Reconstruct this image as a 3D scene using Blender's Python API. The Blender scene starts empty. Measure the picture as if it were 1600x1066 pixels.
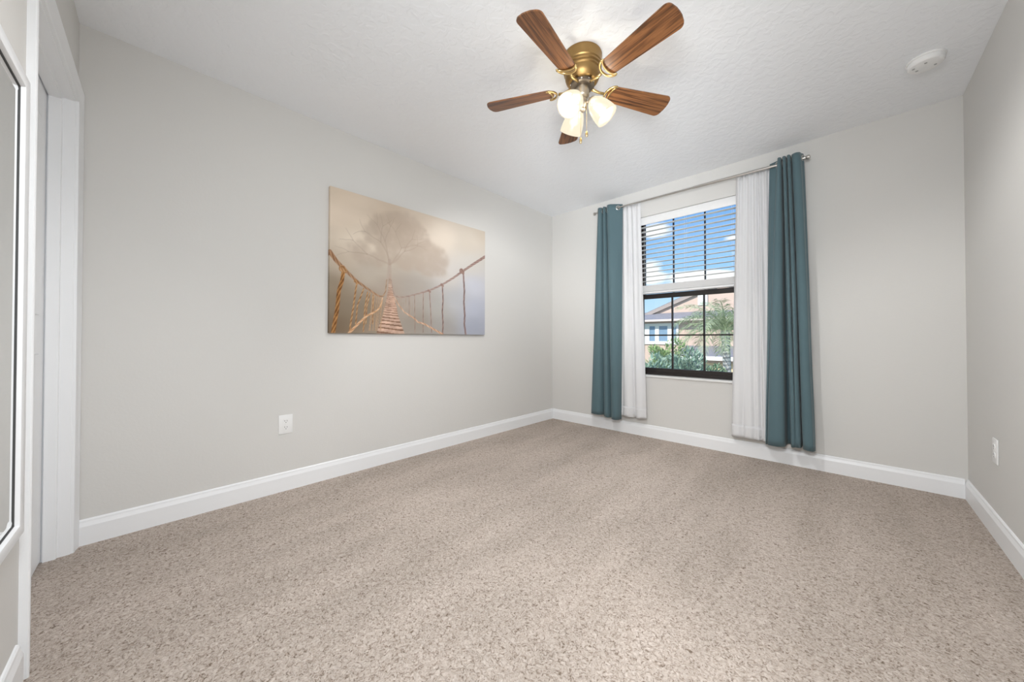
import bpy, bmesh, math, random
import numpy as np
from mathutils import Vector, Matrix

random.seed(7)
rng = np.random.default_rng(7)
PI = math.pi
SC = bpy.context.scene
COL = SC.collection

# ------------------------------------------------------------------ camera
XL, YW, XR, YN, H = -2.5919, 3.4218, 0.5142, -0.2192, 2.44   # left wall, window wall, right wall, door wall, ceiling
EYE = 0.965
cam_d = bpy.data.cameras.new('camera')
cam_d.sensor_width = 36.0
cam_d.lens = 549.709 * 36.0 / 1600.0
cam_d.shift_y = -10.12 / 1600.0
cam_d.clip_start = 0.02
cam_d.clip_end = 400
cam = bpy.data.objects.new('camera', cam_d)
COL.objects.link(cam)
cam.location = (0, 0, EYE)
cam.rotation_euler = (PI / 2 + 0.01051531, 0, 0.7628)
SC.camera = cam

# ------------------------------------------------------------------ view
vs = SC.view_settings
vs.view_transform = 'Standard'
vs.look = 'None'
vs.gamma = 1.0
vs.use_curve_mapping = False
vs.exposure = 0.61
SC.cycles.use_denoising = True
SC.cycles.max_bounces = 10
SC.cycles.diffuse_bounces = 7
SC.cycles.transparent_max_bounces = 24
SC.cycles.sample_clamp_indirect = 6.0

# ------------------------------------------------------------------ sky
world = bpy.data.worlds.new('sky')
SC.world = world
world.use_nodes = True
wn, wl = world.node_tree.nodes, world.node_tree.links
wn.clear()
w_out = wn.new('ShaderNodeOutputWorld')
w_bg = wn.new('ShaderNodeBackground')
w_tc = wn.new('ShaderNodeTexCoord')
w_sep = wn.new('ShaderNodeSeparateXYZ')
wl.new(w_tc.outputs['Generated'], w_sep.inputs[0])
w_ramp = wn.new('ShaderNodeValToRGB')
w_ramp.color_ramp.elements[0].position = 0.0
w_ramp.color_ramp.elements[0].color = (0.62, 0.80, 0.97, 1)
w_ramp.color_ramp.elements[1].position = 0.36
w_ramp.color_ramp.elements[1].color = (0.13, 0.34, 0.78, 1)
e = w_ramp.color_ramp.elements.new(0.17)
e.color = (0.33, 0.60, 0.93, 1)
wl.new(w_sep.outputs['Z'], w_ramp.inputs[0])
w_map = wn.new('ShaderNodeMapping')
w_map.inputs['Scale'].default_value = (8, 8, 22)
w_map.inputs['Location'].default_value = (0.35, 0.1, 0.52)
wl.new(w_tc.outputs['Generated'], w_map.inputs[0])
w_noise = wn.new('ShaderNodeTexNoise')
w_noise.inputs['Scale'].default_value = 1.6
w_noise.inputs['Detail'].default_value = 7
w_noise.inputs['Roughness'].default_value = 0.55
wl.new(w_map.outputs[0], w_noise.inputs['Vector'])
# cloud banks at fixed bearings over the street: (bearing vector, half width, half height, weight)
BANKS = [((-0.3607, 0.8922, 0.2719), 0.042, 0.020, 1.0), ((-0.3781, 0.9093, 0.1736), 0.034, 0.034, 1.0),
         ((-0.2904, 0.9447, 0.1524), 0.075, 0.018, 1.0), ((-0.2170, 0.9642, 0.1523), 0.040, 0.013, 1.0), ((-0.1945, 0.944, 0.235), 0.020, 0.008, 0.8)]
acc = w_noise.outputs[0]
w_g = wn.new('ShaderNodeMath')
w_g.operation = 'MULTIPLY_ADD'
w_g.inputs[1].default_value = 0.95
w_g.inputs[2].default_value = -0.42
wl.new(acc, w_g.inputs[0])
acc = w_g.outputs[0]
for (dx, dy, dz), hw_, hh_, wt in BANKS:
    sb = wn.new('ShaderNodeVectorMath')
    sb.operation = 'SUBTRACT'
    sb.inputs[1].default_value = (dx, dy, dz)
    wl.new(w_tc.outputs['Generated'], sb.inputs[0])
    sc_ = wn.new('ShaderNodeVectorMath')
    sc_.operation = 'MULTIPLY'
    sc_.inputs[1].default_value = (1 / hw_, 1 / hw_, 1 / hh_)
    wl.new(sb.outputs[0], sc_.inputs[0])
    ln = wn.new('ShaderNodeVectorMath')
    ln.operation = 'LENGTH'
    wl.new(sc_.outputs[0], ln.inputs[0])
    mr = wn.new('ShaderNodeMapRange')
    mr.inputs['From Min'].default_value = 0.0
    mr.inputs['From Max'].default_value = 1.5
    mr.inputs['To Min'].default_value = 0.75 * wt
    mr.inputs['To Max'].default_value = 0.0
    wl.new(ln.outputs['Value'], mr.inputs['Value'])
    ad_ = wn.new('ShaderNodeMath')
    ad_.operation = 'ADD'
    wl.new(acc, ad_.inputs[0])
    wl.new(mr.outputs[0], ad_.inputs[1])
    acc = ad_.outputs[0]
w_cr = wn.new('ShaderNodeValToRGB')
w_cr.color_ramp.elements[0].position = 0.26
w_cr.color_ramp.elements[0].color = (0, 0, 0, 1)
w_cr.color_ramp.elements[1].position = 0.52
w_cr.color_ramp.elements[1].color = (1, 1, 1, 1)
wl.new(acc, w_cr.inputs[0])
w_mix = wn.new('ShaderNodeMixRGB')
w_mix.inputs[2].default_value = (0.97, 0.97, 0.98, 1)
wl.new(w_cr.outputs[0], w_mix.inputs[0])
wl.new(w_ramp.outputs[0], w_mix.inputs[1])
wl.new(w_mix.outputs[0], w_bg.inputs[0])
w_bg.inputs[1].default_value = 0.82
wl.new(w_bg.outputs[0], w_out.inputs[0])

# ------------------------------------------------------------------ lights
sun_d = bpy.data.lights.new('sun', 'SUN')
sun_d.energy = 3.6
sun_d.angle = 0.01
sun_d.color = (1.0, 0.95, 0.87)
sun = bpy.data.objects.new('sun', sun_d)
COL.objects.link(sun)
sun.rotation_euler = (math.radians(52), 0, math.radians(-14))   # high behind the camera, falls on the house opposite

# added soft fill to even the brightness, beside and above the camera
fl_d = bpy.data.lights.new('added_soft_fill', 'AREA')
fl_d.shape = 'DISK'
fl_d.size = 0.5
fl_d.energy = 24
fl_d.color = (0.93, 0.97, 1.0)
fl = bpy.data.objects.new('added_soft_fill', fl_d)
COL.objects.link(fl)
fl.location = (-0.14, 0.08, 1.72)
fl.rotation_euler = (math.radians(58), 0, math.radians(28))

# second added fill, out of frame, narrow and tilted up to brighten far ceiling
f2_d = bpy.data.lights.new('added_ceiling_fill', 'AREA')
f2_d.shape = 'DISK'
f2_d.size = 0.7
f2_d.energy = 3.8
f2_d.spread = math.radians(48)
f2_d.color = (0.93, 0.97, 1.0)
f2 = bpy.data.objects.new('added_ceiling_fill', f2_d)
COL.objects.link(f2)
f2.location = (0.17, -0.03, 1.02)
f2.rotation_euler = (math.radians(107), 0, math.radians(30))

LAMP_W = 45.0      # each lamp bulb of the ceiling fan

# ------------------------------------------------------------------ materials
def mat(name, col=(0.8, 0.8, 0.8), rough=0.5, metal=0.0, spec=None):
    m = bpy.data.materials.new(name)
    m.use_nodes = True
    b = m.node_tree.nodes['Principled BSDF']
    b.inputs['Base Color'].default_value = (*col, 1)
    b.inputs['Roughness'].default_value = rough
    b.inputs['Metallic'].default_value = metal
    if spec is not None:
        b.inputs['Specular IOR Level'].default_value = spec
    return m

def N(m, t, **kw):
    n = m.node_tree.nodes.new('ShaderNode' + t)
    for k, v in kw.items():
        n.inputs[k].default_value = v
    return n

def L(m, a, b):
    m.node_tree.links.new(a, b)

def bsdf(m):
    return m.node_tree.nodes['Principled BSDF']

def ramp(m, fac, stops):
    r = m.node_tree.nodes.new('ShaderNodeValToRGB')
    el = r.color_ramp.elements
    while len(el) < len(stops):
        el.new(0.5)
    for k, (p, c) in enumerate(stops):
        el[k].position = p
        el[k].color = (*c, 1)
    L(m, fac, r.inputs[0])
    return r

def bump(m, scale, strength, dist=0.002, detail=3, rough=0.5):
    tc = N(m, 'TexCoord')
    n = N(m, 'TexNoise', Scale=scale, Detail=detail, Roughness=rough)
    L(m, tc.outputs['Object'], n.inputs['Vector'])
    b = N(m, 'Bump', Strength=strength, Distance=dist)
    L(m, n.outputs[0], b.inputs['Height'])
    L(m, b.outputs[0], bsdf(m).inputs['Normal'])
    return n

M = {}
M['wall'] = mat('greige_wall_paint', (0.655, 0.645, 0.625), 0.75, spec=0.25)
bump(M['wall'], 90, 0.25, 0.0015, 4)
M['ceiling'] = mat('white_textured_ceiling', (0.855, 0.873, 0.90), 0.9, spec=0.1)
m = M['ceiling']
tc = N(m, 'TexCoord')
n1 = N(m, 'TexNoise', Scale=26, Detail=3, Roughness=0.45, Distortion=0.6)
L(m, tc.outputs['Object'], n1.inputs['Vector'])
r = ramp(m, n1.outputs[0], [(0.44, (0, 0, 0)), (0.56, (1, 1, 1))])
b = N(m, 'Bump', Strength=0.22, Distance=0.004)
L(m, r.outputs[0], b.inputs['Height'])
L(m, b.outputs[0], bsdf(m).inputs['Normal'])
M['trim'] = mat('white_semi_gloss_trim', (0.84, 0.85, 0.865), 0.35)
M['door'] = mat('white_door_paint', (0.82, 0.83, 0.845), 0.4)

# carpet
m = M['carpet'] = mat('taupe_cut_pile_carpet', (0.45, 0.37, 0.32), 0.95, spec=0.05)
tc = N(m, 'TexCoord')
n1 = N(m, 'TexNoise', Scale=92, Detail=5, Roughness=0.62, Distortion=1.4)
L(m, tc.outputs['Object'], n1.inputs['Vector'])
r1 = ramp(m, n1.outputs[0], [(0.34, (0.19, 0.143, 0.110)), (0.43, (0.43, 0.358, 0.305)), (0.55, (0.560, 0.485, 0.430)), (0.72, (0.68, 0.605, 0.55))])
n2 = N(m, 'TexNoise', Scale=2.1, Detail=4, Roughness=0.6)
mp = N(m, 'Mapping', Scale=(2.1, 0.55, 1.0), Rotation=(0, 0, 0.45))
L(m, tc.outputs['Object'], mp.inputs[0])
L(m, mp.outputs[0], n2.inputs['Vector'])
r2 = ramp(m, n2.outputs[0], [(0.32, (0.88, 0.88, 0.87)), (0.62, (1.06, 1.06, 1.06))])
mx = m.node_tree.nodes.new('ShaderNodeMixRGB')
mx.blend_type = 'MULTIPLY'
mx.inputs[0].default_value = 1.0
L(m, r1.outputs[0], mx.inputs[1])
L(m, r2.outputs[0], mx.inputs[2])
L(m, mx.outputs[0], bsdf(m).inputs['Base Color'])
b = N(m, 'Bump', Strength=0.9, Distance=0.008)
L(m, n1.outputs[0], b.inputs['Height'])
L(m, b.outputs[0], bsdf(m).inputs['Normal'])

M['brass'] = mat('antique_brass', (0.33, 0.208, 0.082), 0.46, 1.0)
M['dark_metal'] = mat('dark_bronze_ring', (0.16, 0.13, 0.10), 0.45, 0.8)
M['pewter'] = mat('brushed_pewter_brass', (0.52, 0.45, 0.36), 0.38, 1.0)
M['polished_brass'] = mat('polished_brass', (0.60, 0.43, 0.19), 0.3, 1.0)
M['nickel'] = mat('brushed_nickel', (0.55, 0.53, 0.50), 0.3, 1.0)

m = M['wood'] = mat('walnut_blade_wood', (0.25, 0.12, 0.06), 0.38)
tc = N(m, 'TexCoord')
mp = N(m, 'Mapping', Scale=(1.3, 32.0, 4.0))
oi = N(m, 'ObjectInfo')
ad = m.node_tree.nodes.new('ShaderNodeVectorMath')
ad.operation = 'ADD'
L(m, tc.outputs['Object'], ad.inputs[0])
cmb = N(m, 'CombineXYZ')
mu = N(m, 'Math')
mu.operation = 'MULTIPLY'
mu.inputs[1].default_value = 7.0
L(m, oi.outputs['Random'], mu.inputs[0])
L(m, mu.outputs[0], cmb.inputs['X'])
L(m, cmb.outputs[0], ad.inputs[1])
L(m, ad.outputs[0], mp.inputs[0])
n1 = N(m, 'TexNoise', Scale=2.4, Detail=6, Roughness=0.6, Distortion=0.7)
L(m, mp.outputs[0], n1.inputs['Vector'])
r = ramp(m, n1.outputs[0], [(0.34, (0.050, 0.020, 0.009)), (0.45, (0.135, 0.053, 0.019)), (0.57, (0.270, 0.112, 0.040)), (0.74, (0.105, 0.040, 0.015))])
L(m, r.outputs[0], bsdf(m).inputs['Base Color'])

# lit frosted glass of the lamp shades: glows, and the bulb shows through it
m = M['shade'] = bpy.data.materials.new('lit_frosted_glass')
m.use_nodes = True
nt = m.node_tree
nt.nodes.clear()
o = N(m, 'OutputMaterial')
tr = N(m, 'BsdfTransparent', Color=(1, 0.97, 0.9, 1))
em = N(m, 'Emission', Color=(1.0, 0.89, 0.68, 1), Strength=0.70)
gl = N(m, 'BsdfGlossy', Color=(1, 1, 1, 1), Roughness=0.2)
m1 = N(m, 'MixShader', Fac=0.86)
L(m, tr.outputs[0], m1.inputs[1])
L(m, em.outputs[0], m1.inputs[2])
m2 = N(m, 'MixShader', Fac=0.05)
L(m, m1.outputs[0], m2.inputs[1])
L(m, gl.outputs[0], m2.inputs[2])
L(m, m2.outputs[0], o.inputs[0])
m = M['bulb'] = bpy.data.materials.new('lit_bulb')
m.use_nodes = True
m.node_tree.nodes.clear()
o = N(m, 'OutputMaterial')
em = N(m, 'Emission', Color=(1.0, 0.95, 0.86, 1), Strength=26.0)
tr = N(m, 'BsdfTransparent')
mx = N(m, 'MixShader', Fac=0.3)
L(m, tr.outputs[0], mx.inputs[1])
L(m, em.outputs[0], mx.inputs[2])
L(m, mx.outputs[0], o.inputs[0])

def cloth(name, col, trans, clear=0.0, weave=900):
    m = bpy.data.materials.new(name)
    m.use_nodes = True
    nt = m.node_tree
    b = bsdf(m)
    b.inputs['Base Color'].default_value = (*col, 1)
    b.inputs['Roughness'].default_value = 0.75
    b.inputs['Specular IOR Level'].default_value = 0.25
    b.inputs['Sheen Weight'].default_value = 0.15
    o = nt.nodes['Material Output']
    t = N(m, 'BsdfTranslucent', Color=(*col, 1))
    mx = N(m, 'MixShader', Fac=trans)
    L(m, b.outputs[0], mx.inputs[1])
    L(m, t.outputs[0], mx.inputs[2])
    last = mx
    if clear:
        tp = N(m, 'BsdfTransparent')
        m3 = N(m, 'MixShader', Fac=clear)
        L(m, last.outputs[0], m3.inputs[1])
        L(m, tp.outputs[0], m3.inputs[2])
        last = m3
    L(m, last.outputs[0], o.inputs[0])
    tc = N(m, 'TexCoord')
    n = N(m, 'TexNoise', Scale=55, Detail=4)
    mp = N(m, 'Mapping', Scale=(1, 1, 0.2))
    L(m, tc.outputs['Object'], mp.inputs[0])
    L(m, mp.outputs[0], n.inputs['Vector'])
    bp = N(m, 'Bump', Strength=0.25, Distance=0.002)
    L(m, n.outputs[0], bp.inputs['Height'])
    L(m, bp.outputs[0], b.inputs['Normal'])
    return m

M['teal'] = cloth('teal_curtain_fabric', (0.094, 0.153, 0.174), 0.02)
M['sheer'] = cloth('white_sheer_fabric', (0.88, 0.88, 0.89), 0.26, 0.05)
M['bronze'] = mat('dark_bronze_window_frame', (0.018, 0.013, 0.011), 0.35)
M['blind'] = mat('white_blind_slat', (0.82, 0.82, 0.82), 0.4)
M['cord'] = mat('white_cord', (0.8, 0.8, 0.8), 0.8)
M['marble'] = mat('white_marble_sill', (0.78, 0.78, 0.77), 0.25)
M['plastic'] = mat('white_plastic', (0.82, 0.82, 0.815), 0.35)
M['slot'] = mat('dark_slot', (0.05, 0.05, 0.05), 0.6)
M['grey_plastic'] = mat('grey_plastic_mark', (0.35, 0.35, 0.35), 0.5)
M['mirror'] = mat('mirror_silver', (0.86, 0.87, 0.87), 0.02, 1.0)
M['dark_gap'] = mat('dark_rebate', (0.06, 0.06, 0.06), 0.7)
m = M['glass'] = bpy.data.materials.new('window_glass')
m.use_nodes = True
m.node_tree.nodes.clear()
o = N(m, 'OutputMaterial')
tr = N(m, 'BsdfTransparent', Color=(0.97, 0.985, 0.98, 1))
gl = N(m, 'BsdfGlossy', Color=(1, 1, 1, 1), Roughness=0.0)
fr = N(m, 'Fresnel', IOR=1.45)
mx = N(m, 'MixShader')
L(m, fr.outputs[0], mx.inputs[0])
L(m, tr.outputs[0], mx.inputs[1])
L(m, gl.outputs[0], mx.inputs[2])
L(m, mx.outputs[0], o.inputs[0])

# outdoors
M['stucco'] = mat('peach_stucco', (0.61, 0.455, 0.38), 0.9)
bump(M['stucco'], 30, 0.3, 0.01)
M['white_trim'] = mat('white_house_trim', (0.85, 0.83, 0.80), 0.6)
m = M['shingle'] = mat('grey_roof_shingle', (0.26, 0.25, 0.27), 0.9)
tc = N(m, 'TexCoord')
br = N(m, 'TexBrick', Scale=4.0)
br.inputs['Color1'].default_value = (0.25, 0.24, 0.265, 1)
br.inputs['Color2'].default_value = (0.32, 0.30, 0.32, 1)
br.inputs['Mortar'].default_value = (0.15, 0.145, 0.16, 1)
L(m, tc.outputs['Object'], br.inputs['Vector'])
L(m, br.outputs[0], bsdf(m).inputs['Base Color'])
M['fascia'] = mat('taupe_fascia', (0.38, 0.31, 0.28), 0.7)
M['pink_trim'] = mat('pale_pink_fascia', (0.70, 0.58, 0.53), 0.6)
M['garage'] = mat('tan_garage_door', (0.74, 0.56, 0.34), 0.6)
M['house_glass'] = mat('blue_reflecting_pane', (0.20, 0.30, 0.42), 0.1)
m = M['frond'] = mat('palm_frond_green', (0.20, 0.27, 0.12), 0.6)
oi = N(m, 'ObjectInfo')
r = ramp(m, oi.outputs['Random'], [(0.0, (0.26, 0.33, 0.18)), (0.6, (0.42, 0.48, 0.28)), (0.90, (0.48, 0.50, 0.30)), (1.0, (0.66, 0.58, 0.28))])
L(m, r.outputs[0], bsdf(m).inputs['Base Color'])
def leafmat(name, a, c):
    m = mat(name, a, 0.6)
    tc = N(m, 'TexCoord')
    n = N(m, 'TexNoise', Scale=3.5, Detail=3)
    L(m, tc.outputs['Object'], n.inputs['Vector'])
    r = ramp(m, n.outputs[0], [(0.35, a), (0.65, c)])
    L(m, r.outputs[0], bsdf(m).inputs['Base Color'])
    return m
M['leaf_a'] = leafmat('shrub_leaf_light', (0.17, 0.28, 0.10), (0.36, 0.48, 0.19))
M['leaf_b'] = leafmat('shrub_leaf_bluish', (0.16, 0.27, 0.20), (0.34, 0.45, 0.34))
M['leaf_c'] = leafmat('shrub_leaf_deep', (0.11, 0.21, 0.13), (0.27, 0.38, 0.22))
m = M['bark'] = mat('grey_palm_bark', (0.36, 0.33, 0.31), 0.9)
tc = N(m, 'TexCoord')
wv = N(m, 'TexWave', Scale=2.2, Distortion=3.0)
wv.bands_direction = 'Z'
L(m, tc.outputs['Object'], wv.inputs['Vector'])
r = ramp(m, wv.outputs[0], [(0.2, (0.36, 0.33, 0.31)), (0.7, (0.66, 0.61, 0.58))])
L(m, r.outputs[0], bsdf(m).inputs['Base Color'])
m = M['grass'] = leafmat('lawn_grass', (0.10, 0.17, 0.06), (0.19, 0.25, 0.10))
M['concrete'] = mat('driveway_concrete', (0.55, 0.53, 0.50), 0.9)

# ------------------------------------------------------------------ mesh helpers
def link(name, me, material, parent=None):
    o = bpy.data.objects.new(name, me)
    COL.objects.link(o)
    if material is not None:
        me.materials.append(material)
    if parent is not None:
        o.parent = parent
    return o

def obj(name, bm, material, parent=None, smooth=None, kind=None):
    bmesh.ops.recalc_face_normals(bm, faces=bm.faces[:])
    me = bpy.data.meshes.new(name)
    bm.to_mesh(me)
    bm.free()
    if smooth is not None:
        me.polygons.foreach_set('use_smooth', [True] * len(me.polygons))
        if smooth < 180:
            me.set_sharp_from_angle(angle=math.radians(smooth))
    o = link(name, me, material, parent)
    if kind:
        o['kind'] = kind
    return o

def raw(name, verts, faces, material, parent=None, smooth=False):
    me = bpy.data.meshes.new(name)
    me.from_pydata([tuple(v) for v in verts], [], faces)
    me.update()
    if smooth:
        me.polygons.foreach_set('use_smooth', [True] * len(me.polygons))
    return link(name, me, material, parent)

def thing(name, label, cat, loc=(0, 0, 0), rotz=0.0, group=None):
    o = bpy.data.objects.new(name, None)
    COL.objects.link(o)
    o.empty_display_size = 0.05
    o.location = loc
    o.rotation_euler = (0, 0, rotz)
    o['label'] = label
    o['category'] = cat
    if group:
        o['group'] = group
    return o

def struct(name, loc=(0, 0, 0), rotz=0.0):
    o = bpy.data.objects.new(name, None)
    COL.objects.link(o)
    o.location = loc
    o.rotation_euler = (0, 0, rotz)
    o['kind'] = 'structure'
    return o

def box(bm, a, c, bev=0.0, seg=2):
    x0, y0, z0 = a
    x1, y1, z1 = c
    r = bmesh.ops.create_cube(bm, size=1.0, matrix=Matrix.Translation(((x0 + x1) / 2, (y0 + y1) / 2, (z0 + z1) / 2)) @ Matrix.Diagonal((abs(x1 - x0), abs(y1 - y0), abs(z1 - z0), 1)))
    if bev > 0:
        es = list({e for v in r['verts'] for e in v.link_edges})
        bmesh.ops.bevel(bm, geom=es, offset=bev, segments=seg, profile=0.5, affect='EDGES')

def bx(*args, bev=0.0):
    bm = bmesh.new()
    for a, c in args:
        box(bm, a, c, bev)
    return bm

def lathe(bm, prof, n=40, mtx=None, cap0=True, cap1=True):
    """prof: list of (radius, z); revolved about local Z"""
    rings = []
    mtx = mtx or Matrix.Identity(4)
    for (r, z) in prof:
        rings.append([bm.verts.new(mtx @ Vector((r * math.cos(2 * PI * k / n), r * math.sin(2 * PI * k / n), z))) for k in range(n)])
    for a, c in zip(rings, rings[1:]):
        for k in range(n):
            bm.faces.new((a[k], a[(k + 1) % n], c[(k + 1) % n], c[k]))
    if cap0:
        bm.faces.new(rings[0])
    if cap1:
        bm.faces.new(rings[-1])

def tube(bm, pts, rad, n=10, cap=True):
    pts = [Vector(p) for p in pts]
    rads = rad if isinstance(rad, (list, tuple)) else [rad] * len(pts)
    rings = []
    prev = None
    for i, p in enumerate(pts):
        d = (pts[min(i + 1, len(pts) - 1)] - pts[max(i - 1, 0)]).normalized()
        if prev is None:
            ref = Vector((0, 0, 1)) if abs(d.z) < 0.9 else Vector((1, 0, 0))
            u = d.cross(ref).normalized()
        else:
            u = (prev - d * prev.dot(d)).normalized()
        prev = u
        v = d.cross(u)
        rings.append([bm.verts.new(p + (u * math.cos(2 * PI * k / n) + v * math.sin(2 * PI * k / n)) * rads[i]) for k in range(n)])
    for a, c in zip(rings, rings[1:]):
        for k in range(n):
            bm.faces.new((a[k], a[(k + 1) % n], c[(k + 1) % n], c[k]))
    if cap:
        bm.faces.new(rings[0])
        bm.faces.new(rings[-1])

def prism(bm, poly, p0, p1, ax, ay):
    """polygon (a,b) in axes ax, ay swept from p0 to p1"""
    ax, ay = Vector(ax), Vector(ay)
    A = [bm.verts.new(Vector(p0) + ax * a + ay * b_) for a, b_ in poly]
    B = [bm.verts.new(Vector(p1) + ax * a + ay * b_) for a, b_ in poly]
    n = len(poly)
    for k in range(n):
        bm.faces.new((A[k], A[(k + 1) % n], B[(k + 1) % n], B[k]))
    bm.faces.new(A)
    bm.faces.new(B)

def extrude_outline(bm, pts, z0, z1):
    A = [bm.verts.new((x, y, z0)) for x, y in pts]
    B = [bm.verts.new((x, y, z1)) for x, y in pts]
    n = len(pts)
    for k in range(n):
        bm.faces.new((A[k], A[(k + 1) % n], B[(k + 1) % n], B[k]))
    bm.faces.new(A)
    bm.faces.new(B)

def mitred(bm, corners, prof, closed):
    """corners: list of ((u,z),(ou,oz)) with the outward diagonal; prof: list of (outward, toward room y)"""
    rings = []
    for (u, z), (ou, oz) in corners:
        rings.append([bm.verts.new((u + ou * a, d, z + oz * a)) for a, d in prof])
    n = len(prof)
    pairs = list(zip(rings, rings[1:])) + ([(rings[-1], rings[0])] if closed else [])
    for A, B in pairs:
        for k in range(n):
            bm.faces.new((A[k], A[(k + 1) % n], B[(k + 1) % n], B[k]))
    if not closed:
        bm.faces.new(rings[0])
        bm.faces.new(rings[-1])

def spline(pts, n):
    """uniform Catmull-Rom through pts -> n samples (numpy)"""
    P = np.array(pts, float)
    P = np.vstack([2 * P[0] - P[1], P, 2 * P[-1] - P[-2]])
    out = []
    for t in np.linspace(0, len(P) - 3 - 1e-6, n):
        i = int(t)
        f = t - i
        a, b_, c, d = P[i], P[i + 1], P[i + 2], P[i + 3]
        out.append(0.5 * (2 * b_ + (c - a) * f + (2 * a - 5 * b_ + 4 * c - d) * f * f + (3 * b_ - a - 3 * c + d) * f ** 3))
    return np.array(out)

# ------------------------------------------------------------------ room shell
TH = math.radians(1.2)            # the door wall stands a hair off square
OP = dict(x0=-1.570, x1=-0.60, z0=0.585, z1=2.170)   # window opening
FW = 0.20                          # wall thickness

obj('floor', bx(((XL - 0.1, YN - 0.6, -0.12), (XR + 0.1, YW + FW, 0.0))), M['carpet'], kind='structure')
obj('ceiling', bx(((XL - 0.2, YN - 0.7, H), (XR + 0.2, YW + FW, H + 0.12))), M['ceiling'], kind='structure')
obj('wall_left', bx(((XL - 0.12, YN - 0.6, 0), (XL, YW + FW, H))), M['wall'], kind='structure')
obj('wall_right', bx(((XR, YN - 0.6, 0), (XR + 0.12, YW + FW, H))), M['wall'], kind='structure')
bm = bx(((XL, YW, 0), (OP['x0'], YW + FW, H)), ((OP['x1'], YW, 0), (XR, YW + FW, H)),
        ((OP['x0'], YW, 0), (OP['x1'], YW + FW, OP['z0'])), ((OP['x0'], YW, OP['z1']), (OP['x1'], YW + FW, H)))
obj('wall_back', bm, M['wall'], kind='structure')

BASE = [(0, 0), (0.014, 0), (0.014, 0.086), (0.0115, 0.094), (0.0085, 0.104), (0.0075, 0.112), (0.004, 0.117), (0, 0.118)]
bm = bmesh.new()
prism(bm, BASE, (XL, YN + 0.015, 0), (XL, YW, 0), (1, 0, 0), (0, 0, 1))
obj('baseboard_left', bm, M['trim'], kind='structure')
bm = bmesh.new()
prism(bm, BASE, (XL + 0.014, YW, 0), (XR - 0.014, YW, 0), (0, -1, 0), (0, 0, 1))
obj('baseboard_back', bm, M['trim'], kind='structure')
bm = bmesh.new()
prism(bm, BASE, (XR, YN - 0.03, 0), (XR, YW, 0), (-1, 0, 0), (0, 0, 1))
obj('baseboard_right', bm, M['trim'], kind='structure')

# door wall, in its own frame: x runs from the far corner towards the camera side, y points into the room
D0, D1, DH = 0.075, 0.832, 2.035      # door opening
def nw(o):
    o.location = (XL, YN, 0)
    o.rotation_euler = (0, 0, -TH)
    return o
WL = XR - XL + 0.12
bm = bx(((-0.05, -0.12, 0), (D0 - 0.02, 0, H)), ((D1 + 0.02, -0.12, 0), (WL, 0, H)), ((D0 - 0.02, -0.12, DH + 0.02), (D1 + 0.02, 0, H)))
nw(obj('wall_front', bm, M['wall'], kind='structure'))
bm = bmesh.new()
prism(bm, BASE, (D1 + 0.093, 0, 0), (WL - 0.13, 0, 0), (0, 1, 0), (0, 0, 1))
nw(obj('baseboard_front', bm, M['trim'], kind='structure'))
door = nw(struct('door_1'))
CAS = [(0.006, 0), (0.006, 0.009), (0.012, 0.0125), (0.02, 0.0115), (0.05, 0.017), (0.058, 0.019), (0.066, 0.019), (0.07, 0.016), (0.07, 0)]
def rails(u0, u1, z1):
    return [((u0, 0), (-1, 0)), ((u0, z1), (-1, 1)), ((u1, z1), (1, 1)), ((u1, 0), (1, 0))]
bm = bmesh.new()
mitred(bm, rails(D0, D1, DH), [(a if a < .069 else a, d) for a, d in CAS], False)
obj('door_casing', bm, M['trim'], door, 40)
bm = bmesh.new()
mitred(bm, rails(D0, D1, DH), [(0, 0.0), (0.02, 0.0), (0.02, -0.12), (0, -0.12)], False)
obj('door_jamb', bm, M['trim'], door)
bm = bmesh.new()
mitred(bm, rails(D0, D1, DH), [(0.0, -0.036), (-0.011, -0.038), (-0.011, -0.074), (0.0, -0.074)], False)
obj('door_stop', bm, M['trim'], door)
bm = bx(((D0 + 0.003, -0.114, 0.012), (D1 - 0.003, -0.079, DH - 0.003)))
slab = obj('door_slab', bm, M['door'], door)
bm = bmesh.new()
for (a0, a1) in ((0.11, 0.34), (0.42, 0.65)):
    for (z0, z1) in ((0.22, 0.90), (1.06, 1.88)):
        box(bm, (D0 + a0, -0.0795, z0), (D0 + a1, -0.0745, z1), 0.004)
obj('door_panel', bm, M['door'], slab)
bm = bmesh.new()
lathe(bm, [(0.026, 0), (0.026, 0.006), (0.010, 0.01), (0.010, 0.03), (0.024, 0.04), (0.027, 0.052), (0.02, 0.062), (0.0, 0.064)], 24, Matrix.Translation((D1 - 0.07, -0.079, 0.92)) @ Matrix.Rotation(-PI / 2, 4, 'X'), cap1=False)
obj('door_handle', bm, M['nickel'], door, 40)

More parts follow.
